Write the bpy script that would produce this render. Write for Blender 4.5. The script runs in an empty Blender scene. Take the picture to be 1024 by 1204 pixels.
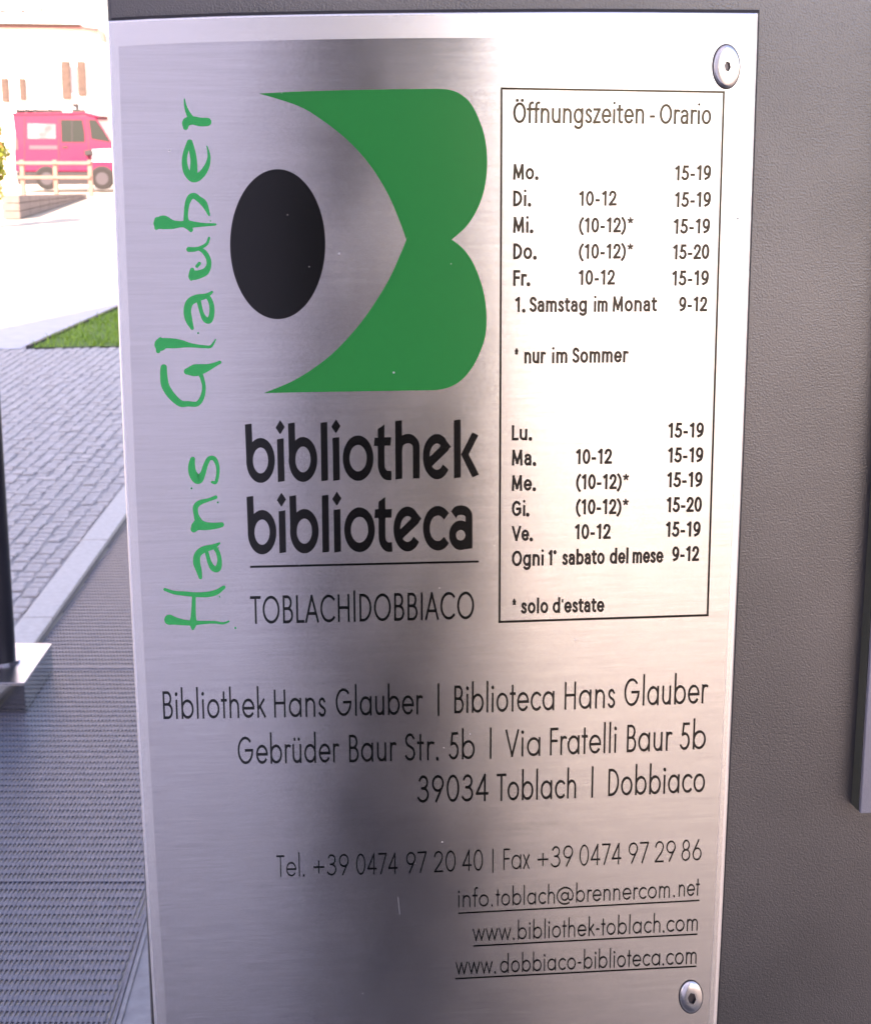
import bpy, bmesh, math, random
from mathutils import Vector, Matrix
from mathutils.geometry import tessellate_polygon
random.seed(7)
sc = bpy.context.scene
R = math.radians
# ------------------------------------------------------------------ camera
F = 1920.0                      # focal length in pixels of a 1024 x 1204 frame
CH = 1.5
PITCH = math.atan(446 / F)
cam = bpy.data.cameras.new('camera'); camo = bpy.data.objects.new('camera', cam)
sc.collection.objects.link(camo); sc.camera = camo
camo.location = (0, 0, CH); camo.rotation_euler = (math.pi/2 - PITCH, 0, 0)
cam.sensor_fit = 'VERTICAL'; cam.sensor_height = 36.0; cam.sensor_width = 36.0
cam.lens = F / 1204 * 36.0
cam.clip_start = 0.05; cam.clip_end = 1000
cam.dof.use_dof = True; cam.dof.focus_distance = 0.80; cam.dof.aperture_fstop = 44
# ------------------------------------------------------------------ world, sun, exposure
SUN_AZ = 16.0; SUN_EL = 33.0    # the sun stands behind the camera, a little to its left
w = bpy.data.worlds.new('World'); sc.world = w; w.use_nodes = True
nt = w.node_tree; bg = nt.nodes['Background']
sky = nt.nodes.new('ShaderNodeTexSky'); sky.sky_type = 'NISHITA'; sky.sun_disc = False
sky.sun_elevation = R(SUN_EL); sky.sun_rotation = R(180 + SUN_AZ)
sky.air_density = 1.0; sky.dust_density = 1.2; sky.altitude = 1200
nt.links.new(sky.outputs[0], bg.inputs[0]); bg.inputs[1].default_value = 0.14
sun = bpy.data.lights.new('sun', 'SUN'); suno = bpy.data.objects.new('sun', sun)
sc.collection.objects.link(suno); sun.energy = 4.2; sun.angle = R(0.5); sun.color = (1.0, 0.92, 0.80)
travel = Vector((math.sin(R(SUN_AZ))*math.cos(R(SUN_EL)), math.cos(R(SUN_AZ))*math.cos(R(SUN_EL)), -math.sin(R(SUN_EL))))
suno.rotation_euler = travel.to_track_quat('-Z', 'Y').to_euler(); suno.location = (-3, -12, 12)
sc.view_settings.view_transform = 'Standard'; sc.view_settings.look = 'None'
sc.view_settings.gamma = 1.0; sc.view_settings.exposure = 2.35
sc.view_settings.use_white_balance = True; sc.view_settings.white_balance_temperature = 8200; sc.view_settings.white_balance_tint = 28
try: sc.view_settings.use_curve_mapping = False
except Exception: pass
# ------------------------------------------------------------------ measuring: directions of sight and where they meet a surface
def ray(x, y):
    a = (x-512)/F; b = (602-y)/F
    sp, cp = math.sin(PITCH), math.cos(PITCH)
    return Vector((a, cp + b*sp, -sp + b*cp))
CAM = Vector((0, 0, CH))
def G(x, y, z=0.0):
    d = ray(x, y); t = (z-CH)/d.z
    return CAM + d*t
def atY(x, y, Y):
    d = ray(x, y); return CAM + d*(Y/d.y)
YAW = R(7.0)
E = Vector((math.cos(YAW), math.sin(YAW), 0)); N = Vector((math.sin(YAW), -math.cos(YAW), 0))
P0 = Vector((0, 0.78, 1.30))    # a point of the sign's face
def S(x, y, off=0.0):           # sign coordinates (u along, v up) of a point of the face
    d = ray(x, y); p = P0 + N*off
    t = (p-CAM).dot(N)/d.dot(N); q = CAM + d*t - P0
    return q.dot(E), q.z
# ------------------------------------------------------------------ materials
def mat(name, col=(.5,.5,.5), rough=.5, metal=0.0, spec=.5, coat=0.0):
    m = bpy.data.materials.new(name); m.use_nodes = True
    b = m.node_tree.nodes['Principled BSDF']
    b.inputs['Base Color'].default_value = (*col, 1); b.inputs['Roughness'].default_value = rough
    b.inputs['Metallic'].default_value = metal; b.inputs['Specular IOR Level'].default_value = spec
    b.inputs['Coat Weight'].default_value = coat
    return m, m.node_tree, b
def noisy(name, c1, c2, scale, rough=.7, bump=0.0, bscale=None, stretch=(1,1,1), metal=0.0, detail=6, coord='Object', bdist=.002):
    m, t, b = mat(name, c1, rough, metal)
    tc = t.nodes.new('ShaderNodeTexCoord'); mp = t.nodes.new('ShaderNodeMapping'); mp.inputs['Scale'].default_value = stretch
    t.links.new(tc.outputs[coord], mp.inputs[0])
    n = t.nodes.new('ShaderNodeTexNoise'); n.inputs['Scale'].default_value = scale; n.inputs['Detail'].default_value = detail
    t.links.new(mp.outputs[0], n.inputs['Vector'])
    r = t.nodes.new('ShaderNodeValToRGB'); r.color_ramp.elements[0].position = .3; r.color_ramp.elements[1].position = .7
    r.color_ramp.elements[0].color = (*c1, 1); r.color_ramp.elements[1].color = (*c2, 1)
    t.links.new(n.outputs['Fac'], r.inputs[0]); t.links.new(r.outputs[0], b.inputs['Base Color'])
    if bump:
        n2 = t.nodes.new('ShaderNodeTexNoise'); n2.inputs['Scale'].default_value = bscale or scale*4; n2.inputs['Detail'].default_value = 4
        t.links.new(mp.outputs[0], n2.inputs['Vector'])
        bm = t.nodes.new('ShaderNodeBump'); bm.inputs['Strength'].default_value = bump; bm.inputs['Distance'].default_value = bdist
        t.links.new(n2.outputs['Fac'], bm.inputs['Height']); t.links.new(bm.outputs[0], b.inputs['Normal'])
    return m
def steel(name, rough, aniso, base, streak=.5, tilt=.35):
    """brushed metal: fine horizontal scratches tilt the surface up and down"""
    m, t, b = mat(name, base, rough, 1.0)
    b.inputs['Anisotropic'].default_value = aniso
    uv = t.nodes.new('ShaderNodeUVMap'); uv.uv_map = 'brush'
    tg = t.nodes.new('ShaderNodeTangent'); tg.direction_type = 'UV_MAP'; tg.uv_map = 'brush'
    t.links.new(tg.outputs[0], b.inputs['Tangent'])
    def noise(sx, sy, det):
        mp = t.nodes.new('ShaderNodeMapping'); mp.inputs['Scale'].default_value = (sx, sy, 1)
        t.links.new(uv.outputs[0], mp.inputs[0])
        n = t.nodes.new('ShaderNodeTexNoise'); n.inputs['Scale'].default_value = 1; n.inputs['Detail'].default_value = det
        t.links.new(mp.outputs[0], n.inputs['Vector']); return n.outputs['Fac']
    def math_(op, a, c):
        q = t.nodes.new('ShaderNodeMath'); q.operation = op
        for k, v in enumerate((a, c)):
            if isinstance(v, (int, float)): q.inputs[k].default_value = v
            else: t.links.new(v, q.inputs[k])
        return q.outputs[0]
    vis = math_('ADD', noise(1300, 30, 3), noise(420, 9, 4))
    mr = t.nodes.new('ShaderNodeMapRange'); mr.inputs[1].default_value = .65; mr.inputs[2].default_value = 1.35
    mr.inputs[3].default_value = 1-.14*streak; mr.inputs[4].default_value = 1.0
    t.links.new(vis, mr.inputs[0])
    mx = t.nodes.new('ShaderNodeVectorMath'); mx.operation = 'SCALE'; mx.inputs[0].default_value = base
    t.links.new(mr.outputs[0], mx.inputs['Scale']); t.links.new(mx.outputs[0], b.inputs['Base Color'])
    smu = noise(9, 14, 6)
    mrs = t.nodes.new('ShaderNodeMapRange'); mrs.inputs[1].default_value = .35; mrs.inputs[2].default_value = .68; mrs.inputs[3].default_value = rough*.86; mrs.inputs[4].default_value = rough*1.25
    t.links.new(smu, mrs.inputs[0])
    if streak > .5: t.links.new(mrs.outputs[0], b.inputs['Roughness'])
    mic = math_('ADD', math_('MULTIPLY', math_('SUBTRACT', noise(42000, 2600, 1), .5), tilt*2.3), math_('MULTIPLY', math_('SUBTRACT', noise(2200, 60, 2), .5), tilt*.16))
    geo = t.nodes.new('ShaderNodeNewGeometry')
    cb = t.nodes.new('ShaderNodeCombineXYZ'); t.links.new(mic, cb.inputs[2])
    side = math_('MULTIPLY', math_('SUBTRACT', noise(700, 700, 2), .5), .012); t.links.new(side, cb.inputs[0])
    ad = t.nodes.new('ShaderNodeVectorMath'); ad.operation = 'ADD'; t.links.new(geo.outputs['Normal'], ad.inputs[0]); t.links.new(cb.outputs[0], ad.inputs[1])
    nm = t.nodes.new('ShaderNodeVectorMath'); nm.operation = 'NORMALIZE'; t.links.new(ad.outputs[0], nm.inputs[0]); t.links.new(nm.outputs[0], b.inputs['Normal'])
    return m
M = {}
M['brushed'] = steel('brushed_steel', .155, 0, (.70, .68, .68), 1.0, .48)
M['border'] = steel('satin_border', .24, 0, (.85, .83, .82), .3, .4)
M['edge'] = mat('bright_edge', (.92,.9,.92), .38, 1.0)[0]
M['black_print'] = mat('black_print', (.003,.003,.003), .14, 0, .42)[0]
M['green_print'] = mat('green_print', (.0,.205,.045), .18, 0, .20)[0]
M['pen_green'] = mat('pen_green_print', (.001,.35,.10), .20, 0, .15)[0]
M['black'] = mat('black_rubber_and_edge_shade', (.012,.010,.016), .6)[0]  # gasket and screw rings, also the painted shade at the lawn edge
M['screw'] = mat('screw_steel', (.72,.70,.70), .27, 1.0)[0]
M['dark_steel'] = mat('socket_steel', (.12,.11,.12), .35, 1.0)[0]
def paint(name, c, rough, sc1, strength, dist):
    m, t, b = mat(name, c, rough, 0.0, .55)
    tc = t.nodes.new('ShaderNodeTexCoord')
    n = t.nodes.new('ShaderNodeTexNoise'); n.inputs['Scale'].default_value = sc1; n.inputs['Detail'].default_value = 3
    t.links.new(tc.outputs['Object'], n.inputs['Vector'])
    bp = t.nodes.new('ShaderNodeBump'); bp.inputs['Strength'].default_value = strength; bp.inputs['Distance'].default_value = dist
    t.links.new(n.outputs['Fac'], bp.inputs['Height']); t.links.new(bp.outputs[0], b.inputs['Normal'])
    n3 = t.nodes.new('ShaderNodeTexNoise'); n3.inputs['Scale'].default_value = 9; n3.inputs['Detail'].default_value = 8
    t.links.new(tc.outputs['Object'], n3.inputs['Vector'])
    mr = t.nodes.new('ShaderNodeMapRange'); mr.inputs[1].default_value = .3; mr.inputs[2].default_value = .7; mr.inputs[3].default_value = .86; mr.inputs[4].default_value = 1.12
    t.links.new(n3.outputs['Fac'], mr.inputs[0])
    mx = t.nodes.new('ShaderNodeVectorMath'); mx.operation = 'SCALE'; mx.inputs[0].default_value = c
    t.links.new(mr.outputs[0], mx.inputs['Scale']); t.links.new(mx.outputs[0], b.inputs['Base Color'])
    return m
M['pillar'] = paint('grey_texture_paint', (.135,.130,.134), .31, 1050, .45, .0005)
M['pillar'].node_tree.nodes['Principled BSDF'].inputs['Metallic'].default_value = .75
M['olive'] = paint('grey_green_paint', (.075,.078,.055), .4, 700, .3, .0004)
M['sign2'] = paint('light_grey_paint', (.22,.21,.24), .4, 620, .45, .0005)
M['post'] = mat('dark_post_paint', (.022,.020,.026), .38)[0]
M['stainless'] = noisy('stainless_block', (.50,.48,.52), (.62,.60,.64), 14, .25, .1, 60, metal=1.0)
M['block'] = noisy('polished_block_shaded', (.36,.35,.33), (.46,.45,.43), 14, .12, .05, 60, metal=1.0)  # darker than the top's steel: shade of the block's sides put into the colour
M['grate'] = noisy('galvanised_steel', (.095,.10,.14), (.15,.155,.205), 40, .45, metal=.35)
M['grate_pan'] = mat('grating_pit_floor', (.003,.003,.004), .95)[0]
M['slab'] = noisy('grey_floor_slab', (.22,.21,.23), (.30,.29,.31), 30, .65, .2, 300)
M['wide_dimmer'] = noisy('reflection_dimmer', (.125,.11,.10), (.18,.16,.145), 30, .65)
M['near_dimmer'] = noisy('reflection_dimmer_black', (.040,.036,.042), (.062,.056,.064), 60, .8, .3, 300)
M['kerb'] = noisy('pale_kerb_granite', (.60,.53,.49), (.70,.63,.59), 45, .75, .3, 220)
M['cobble'] = noisy('cobble_granite', (.44,.385,.365), (.60,.53,.505), 14, .7, .5, 90)
M['joint'] = noisy('joint_sand', (.34,.30,.29), (.42,.38,.365), 60, .9)
M['road'] = noisy('pale_road', (.42,.37,.31), (.50,.45,.38), 3, .85, .2, 60)
M['pave'] = noisy('pale_paving', (.60,.55,.58), (.68,.63,.66), 6, .8, .2, 60)
M['soil'] = noisy('lawn_soil', (.10,.18,.03), (.16,.25,.04), 12, .95)
M['grass'] = noisy('grass_blades', (.15,.29,.025), (.26,.40,.045), 5, .7)
M['plaster'] = noisy('white_plaster', (.74,.72,.70), (.82,.80,.78), 2, .9, .2, 40)
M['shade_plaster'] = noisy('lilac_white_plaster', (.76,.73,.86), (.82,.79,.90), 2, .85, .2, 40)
M['cream'] = noisy('cream_plaster', (.62,.52,.40), (.70,.60,.47), 2, .9)
M['dark_panel'] = mat('mirrored_dark', (.034,.028,.032), .5)[0]
M['blue_panel'] = mat('reflection_dark_blue', (.05,.05,.075), .5)[0]
M['wood'] = noisy('brown_wood', (.045,.025,.020), (.08,.045,.035), 6, .6)
M['wood_lt'] = noisy('orange_wood', (.22,.11,.09), (.28,.15,.12), 6, .7)
M['soffit'] = mat('red_soffit', (.16,.06,.06), .7)[0]
M['roofdark'] = mat('dark_gutter', (.018,.014,.01), .6)[0]
M['glass_dk'] = mat('window_glass', (.015,.02,.02), .25, 0, .3)[0]
M['grey_pane'] = mat('grey_pane', (.11,.09,.12), .4)[0]
M['glass_reflection'] = noisy('painted_reflection_glass', (.04,.03,.04), (.24,.20,.22), 2.6, .3)  # mottled tones paint the window's reflections into its colour
M['curtain'] = mat('white_curtain', (.75,.73,.74), .8)[0]
M['red'] = mat('red_car_paint', (.19,.006,.045), .45, 0, .3, .15)[0]
M['red2'] = mat('faded_red_stripe', (.22,.05,.07), .5)[0]
M['white_highlight'] = mat('bonnet_highlight_white', (.78,.77,.76), .3)[0]
M['cladding'] = mat('grey_plastic', (.013,.010,.014), .6)[0]
M['hub'] = mat('grey_hubcap', (.035,.03,.04), .5)[0]
M['tyre'] = mat('tyre_rubber', (.012,.011,.012), .8)[0]
M['pinkwall'] = noisy('pink_stone', (.15,.115,.105), (.20,.155,.145), 7, .85)
M['leaf'] = noisy('yellow_green_leaf', (.13,.17,.015), (.26,.28,.03), 3, .6)
M['flower'] = mat('orange_flower', (.60,.22,.05), .6)[0]
M['facade_ink'] = mat('faded_facade_lettering', (.035,.028,.035), .8)[0]
# ------------------------------------------------------------------ object helpers
C = sc.collection
def mesh(name, vs, fs, m=None, parent=None, smooth=False):
    me = bpy.data.meshes.new(name); me.from_pydata([tuple(v) for v in vs], [], fs); me.update()
    if m: me.materials.append(M[m] if isinstance(m, str) else m)
    if smooth: me.polygons.foreach_set('use_smooth', [True]*len(me.polygons))
    o = bpy.data.objects.new(name, me); C.objects.link(o)
    if parent: o.parent = parent
    return o
def empty(name, loc, label=None, cat=None, group=None, rotz=0):
    o = bpy.data.objects.new(name, None); C.objects.link(o); o.location = loc; o.rotation_euler = (0,0,rotz); o.empty_display_size = .1
    if label: o['label'] = label
    if cat: o['category'] = cat
    if group: o['group'] = group
    return o
def tag(o, label=None, cat=None, kind=None, group=None):
    for k, v in (('label',label),('category',cat),('kind',kind),('group',group)):
        if v: o[k] = v
    return o
def box(vs, fs, x0,x1,y0,y1,z0,z1):
    n = len(vs)
    vs += [(x0,y0,z0),(x1,y0,z0),(x1,y1,z0),(x0,y1,z0),(x0,y0,z1),(x1,y0,z1),(x1,y1,z1),(x0,y1,z1)]
    fs += [[n+i for i in q] for q in ((0,3,2,1),(4,5,6,7),(0,1,5,4),(1,2,6,5),(2,3,7,6),(3,0,4,7))]
def boxo(name, x0,x1,y0,y1,z0,z1, m, parent=None, bevel=0):
    vs, fs = [], []; box(vs, fs, x0,x1,y0,y1,z0,z1)
    o = mesh(name, vs, fs, m, parent)
    if bevel:
        b = o.modifiers.new('bevel', 'BEVEL'); b.width = bevel; b.segments = 2
    return o
def prism(name, pts, axis, a, b, m, parent=None, bevel=0):
    """Solid of a closed outline; axis 'y': pts are (x,z), axis 'z': pts are (x,y)."""
    f = (lambda p,t: (p[0],t,p[1])) if axis == 'y' else (lambda p,t: (p[0],p[1],t))
    n = len(pts); vs = [f(p,a) for p in pts]+[f(p,b) for p in pts]
    fs = [list(range(n)), list(range(n,2*n))[::-1]]+[[i,i+n,(i+1)%n+n,(i+1)%n] for i in range(n)]
    o = mesh(name, vs, fs, m, parent)
    bm = bmesh.new(); bm.from_mesh(o.data); bmesh.ops.recalc_face_normals(bm, faces=bm.faces)
    bmesh.ops.triangulate(bm, faces=[f for f in bm.faces if len(f.verts)>4]); bm.to_mesh(o.data); bm.free()
    if bevel:
        q = o.modifiers.new('bevel','BEVEL'); q.width = bevel; q.segments = 2; q.limit_method='ANGLE'
    return o
def cyl(vs, fs, c, r, d, n=20, axis='y'):
    k = len(vs)
    for s in (0, 1):
        for i in range(n):
            a = 2*math.pi*i/n; u, v = r*math.cos(a), r*math.sin(a)
            vs.append((c[0]+u, c[1]+s*d, c[2]+v) if axis=='y' else (c[0]+u, c[1]+v, c[2]+s*d))
    fs += [[k+i, k+(i+1)%n, k+n+(i+1)%n, k+n+i] for i in range(n)] + [list(range(k,k+n))[::-1], list(range(k+n,k+2*n))]

# ================================================================== SETTING: ground
def sheet(name, pts, z, m, label=None, thick=0):
    return mesh(name, [(p[0],p[1],z) for p in pts], [list(range(len(pts)))], m)
g = mesh('ground', [(-250,-120,-.30),(250,-120,-.30),(250,400,-.30),(-250,400,-.30)], [[0,1,2,3]], 'road'); g['kind'] = 'structure'
# kerb lines on the ground
k1a, k1b = G(15,742), G(148,570)     # joint between cobbles and kerb
k2a, k2b = G(52,750), G(150,610)     # edge between kerb and grating
kd = ((k1b-k1a).normalized()+(k2b-k2a).normalized()).normalized()
kn = Vector((kd.y,-kd.x,0))          # points right, to the grating
kw = abs((k2a-k1a).dot(kn))*.5+abs((k2b-k1b).dot(kn))*.5
k0 = (k1a+k1b)/2
def K(s, t):                          # s along the kerb, t across (0 = cobble joint, kw = grating edge)
    p = k0 + kd*s + kn*t; return (p.x, p.y)
rd = mesh('road', [(-250,-120,-.004),(250,-120,-.004),(250,400,-.004),(-250,400,-.004)], [[0,1,2,3]], 'road'); rd['kind']='structure'
# cobbled path with stones
path = sheet('cobbled_path', [K(-6,0),K(-6,-14),K(16,-14),K(16,0)], 0.0, 'joint')
gp = G(35,410); gR = G(138,408)
path['kind'] = 'structure'
# lawn outline
la, lb, lc = G(33,411), G(138,409), G(138,364)
lawn_pts = [(la.x,la.y)]
far_dir = (lc-la).normalized(); right_far = la+far_dir*9; rr = la + (lb-la).normalized()*3.2
lawn_poly = [(la.x,la.y),(rr.x,rr.y),(right_far.x+1.5,right_far.y-2),(right_far.x,right_far.y)]
# pale walkway beyond the cobbles, in shade and sun
walk_poly = [(la.x-.05,la.y-.02),(la.x-14,la.y+.1),(la.x-14,right_far.y+6),(right_far.x+.6,right_far.y+6),(right_far.x,right_far.y)]
wk = sheet('walkway', walk_poly, .008, 'pave'); wk['kind']='structure'
lw = sheet('lawn', lawn_poly, .012, 'soil'); lw['kind']='structure'
def inside(p, poly):
    c = False; n = len(poly)
    for i in range(n):
        (x1,y1),(x2,y2) = poly[i][:2], poly[(i+1)%n][:2]
        if (y1>p[1]) != (y2>p[1]) and p[0] < (x2-x1)*(p[1]-y1)/(y2-y1)+x1: c = not c
    return c
vs, fs = [], []
xs = [p[0] for p in lawn_poly]; ys = [p[1] for p in lawn_poly]
for i in range(26000):
    x = random.uniform(min(xs),max(xs)); y = random.uniform(min(ys), min(max(ys), la.y+9))
    if not inside((x,y), lawn_poly): continue
    a = random.uniform(0,6.28); h = random.uniform(.02,.055); q = .006; lx, ly = random.uniform(-.03,.03), random.uniform(-.03,.03)
    k = len(vs); vs += [(x-q*math.cos(a),y-q*math.sin(a),.012),(x+q*math.cos(a),y+q*math.sin(a),.012),(x+lx,y+ly,.012+h)]; fs.append([k,k+1,k+2])
gr = mesh('grass', vs, fs, 'grass'); gr['kind']='stuff'; gr['label']='short bright green grass on the wedge of lawn'
# dark strip painting the shade of the walkway's edge along the lawn
e0 = la; e1 = right_far
ed = prism('lawn_edge_shade', [(e0.x-.01,e0.y),(e0.x+.02,e0.y-.01),(e1.x+.02,e1.y-.01),(e1.x-.01,e1.y)], 'z', 0, .03, 'black')
tag(ed, 'thin dark strip painting the edge shade between the grass wedge and the pale walkway', 'edge shade')
# cobblestones, set in gently curved rows
stone_meshes = []
for v in range(7):
    bm = bmesh.new(); sx, sy = random.uniform(.0255,.029), random.uniform(.0255,.029)
    b0, t0 = [], []
    ring = 6 if v%2 else 8
    cs = [(sx*(1 if abs(math.cos(a))>.3 else .5)*math.copysign(1,math.cos(a))*(.86+.14*random.random()), sy*math.copysign(1,math.sin(a))*(.86+.14*random.random())) for a in [math.pi/4+math.pi/2*i for i in range(4)]]
    for x, y in cs: b0.append(bm.verts.new((x,y,0)))
    m0 = [bm.verts.new((x*.97,y*.97,.004)) for x,y in cs]
    for x, y in cs: t0.append(bm.verts.new((x*.72,y*.72,.0065+random.uniform(-.001,.001))))
    bm.faces.new(t0)
    for i in range(4):
        j=(i+1)%4; bm.faces.new((b0[i],b0[j],m0[j],m0[i])); bm.faces.new((m0[i],m0[j],t0[j],t0[i]))
    bmesh.ops.recalc_face_normals(bm, faces=bm.faces)
    me = bpy.data.meshes.new('cobblestone'); bm.to_mesh(me); bm.free(); me.materials.append(M['cobble']); stone_meshes.append(me)
cells = []
S0 = .062
for i in range(-60, 190):
    for j in range(0, 90):
        s = i*S0; t = -(j+.55)*S0
        s2 = s + .10*math.sin(t*2.6) + (.5*S0 if j%2 else 0) + random.uniform(-.006,.006)
        if j==0: s2 = s
        t2 = t + random.uniform(-.006,.006)
        x, y = K(s2, t2)
        if y < 3.2: continue
        if inside((x,y), lawn_poly) or inside((x,y), walk_poly): continue
        px = 512+F*x/(y*math.cos(PITCH)+CH*math.sin(PITCH))
        if px < -60 or px > 230: continue
        cells.append((y, x, s2, t2))
cells.sort()
ang = math.atan2(kd.y, kd.x)
vs, fs = [], []
for n, (y, x, s2, t2) in enumerate(cells):
    a = ang + random.uniform(-.12,.12); me = random.choice(stone_meshes); z = random.uniform(-.003,.003)
    if n < 300:
        o = bpy.data.objects.new('cobblestone', me); C.objects.link(o); o.parent = path; o.location = (x,y,z); o.rotation_euler = (0,0,a)
    else:
        k = len(vs); ca, sa = math.cos(a), math.sin(a)
        vs += [(x+v.co.x*ca-v.co.y*sa, y+v.co.x*sa+v.co.y*ca, z+v.co.z) for v in me.vertices]
        fs += [[k+i for i in p.vertices] for p in me.polygons]
o = mesh('far_cobblestones', vs, fs, 'cobble', path); o['kind']='stuff'
# kerb: separate stones
kb = mesh('kerb', [(*K(-6,.012),.004),(*K(-6,kw),.004),(*K(16,kw),.004),(*K(16,.012),.004)], [[0,1,2,3]], 'joint'); kb['kind']='structure'
L0 = 1.0
for i in range(-6, 16):
    a, b = i*L0+.004, (i+1)*L0-.004
    q = [K(a,.014),K(b,.014),K(b,kw-.002),K(a,kw-.002)]
    prism('kerb_stone', q, 'z', .005, .022+random.uniform(-.0015,.0015), 'kerb', kb, .004)
# grey slab round the pillar foot
e0, e1 = G(173,1090), G(140,1204)
sl_dir = (e1-e0).normalized()
far_e = e0 - sl_dir*1.0; near_e = e0 + sl_dir*3.0
# grating: edges along the world axes in plan, clipped by the kerb and the slab edge
def line_x(p, d, y): return p.x + d.x*(y-p.y)/d.y
def gx_left(y):  return max(-4.2, 0) if False else -4.2
yk = lambda x: (k2a.y + kd.y*(x-k2a.x)/kd.x)          # kerb edge: y for an x
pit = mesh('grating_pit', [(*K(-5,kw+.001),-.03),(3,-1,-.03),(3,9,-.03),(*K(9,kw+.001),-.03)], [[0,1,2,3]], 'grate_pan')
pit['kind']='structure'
gt = empty('floor_grating', (0,0,0), 'fine meshed steel floor grating between the pale kerb and the grey pillar', 'grating')
def clip_bar(x0, y0, x1, y1):
    """part of the segment between the kerb edge and the slab edge"""
    def ok(x, y):
        p = Vector((x,y,0))
        if (p-k2a).dot(kn) < .004: return False
        if (p-e0).dot(Vector((-sl_dir.y, sl_dir.x, 0))*sgn) < .012: return False
        return True
    n = 160; run = []; out = []
    for i in range(n+1):
        t = i/n; x, y = x0+(x1-x0)*t, y0+(y1-y0)*t
        if ok(x,y): run.append((x,y))
        elif run:
            out.append((run[0],run[-1])); run=[]
    if run: out.append((run[0],run[-1]))
    return out
nrm = Vector((-sl_dir.y, sl_dir.x, 0)); sgn = 1 if (G(50,1150)-e0).dot(nrm) > 0 else -1
def bars(name, xs, ys, half_x, half_y):
    vs, fs = [], []
    for y in ys:
        for (a, b) in clip_bar(-2.6, y, .55, y):
            if b[0]-a[0] > .01: box(vs, fs, a[0], b[0], y-half_y, y+half_y, -.004, -.0008)
    for x in xs:
        for (a, b) in clip_bar(x, 1.4, x, 8.5):
            if b[1]-a[1] > .01: box(vs, fs, x-half_x, x+half_x, a[1], b[1], -.003, .0)
    o = mesh(name, vs, fs, 'grate', gt); o['kind']='stuff'; return o
p1, p2 = G(60,1060), G(65.5,1060); cellx = (p2-p1).x
q1, q2 = G(60,1060), G(60,1050.3); celly = (q2-q1).y
print('cells', cellx, celly, 'kw', kw, 'kd', kd)
xsl = [ -2.6 + i*cellx for i in range(int(3.2/cellx)) ]
seamA, seamB = G(80,1035).y, G(100,785).y
ysl = []; y = 1.4
while y < 7.4:
    if min(abs(y-seamA), abs(y-seamB)) > celly*.4: ysl.append(y)
    y += celly
bars('mesh_bars', xsl, ysl, cellx*.20, celly*.25)
for sy in (seamA, seamB):
    for (a,b) in clip_bar(-2.6, sy, .55, sy):
        boxo('cross_bar', a[0], b[0], sy-.007, sy+.007, -.026, .001, 'grate', gt)
# slim frame on the slab side
def slabline(off, s): 
    p = e0 + sl_dir*s + nrm*sgn*off; return (p.x,p.y)
prism('frame_rail', [slabline(.012,-3),slabline(.012,3),slabline(.006,3),slabline(.006,-3)], 'z', -.03, .003, 'grate', gt)
prism('frame_rail', [slabline(.004,-3),slabline(.004,3),slabline(-.004,3),slabline(-.004,-3)], 'z', -.03, .002, 'slab', gt)
nf = mesh('near_reflection_dimmer', [(-2.4,-1.34,.006),(.72,-1.34,.006),(.72,.3,.006),(-2.4,.3,.006)], [[0,1,2,3]], 'near_dimmer'); nf['kind']='structure'  # unseen dark sheet added to darken the lower part of the plate's reflection
df = mesh('reflection_dimmer', [(-7.5,-8.5,.001),(9.0,-8.5,.001),(9.0,.9,.001),(-7.5,.9,.001)], [[0,1,2,3]], 'wide_dimmer'); df['kind']='structure'  # unseen dark ground added behind the camera to dim what the steel mirrors
sb = prism('floor_slab', [slabline(-.005,-3),slabline(-.005,3),(3.2,slabline(0,3)[1]),(3.2,slabline(0,-3)[1])], 'z', -.05, .0, 'slab'); sb['kind']='structure'
# ================================================================== SETTING: the pillar that carries the sign
def W3(u, v, off): return P0 + E*u + N*off + Vector((0,0,v))
ul_top = S(125,0)[0]; 
pl = empty('pillar', (P0.x,P0.y,0), 'wide dark grey pillar with rough textured paint behind the steel sign', 'pillar', rotz=YAW)
pcorner = (S(125,5)[0]+S(184,1204)[0])/2
POFF = -.0075   # pillar face behind the sign's face
uL = S(125.5,5,POFF)[0]
PH = 2.4
boxo('pillar_body', uL, uL+.95, -POFF, -POFF+.30, 0.0, PH, 'pillar', pl, .0022)
boxo('cap_plate', uL-.012, uL+.962, -POFF-.012, -POFF+.312, PH+.001, PH+.022, 'pillar', pl, .002)
boxo('base_plate', uL-.03, uL+.98, -POFF-.03, -POFF+.33, .001, .012, 'stainless', pl, .002)
# second sign at the right of the pillar
T2 = .013
s2b = S(1011,957,POFF+T2); s2l = S(1011,957,POFF+T2)[0]
s2 = empty('metal_sign', (P0.x,P0.y,P0.z), 'thick grey metal plate at the right edge of the pillar', 'sign', rotz=YAW)
boxo('sign_face', s2l, s2l+.30, -POFF-T2, -POFF-T2+.003, s2b[1], s2b[1]+.62, 'sign2', s2, .0006)
boxo('sign_back', s2l-.0002, s2l+.2998, -POFF-T2+.0031, -POFF-.0002, s2b[1]+.0004, s2b[1]+.6196, 'olive', s2)

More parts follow.
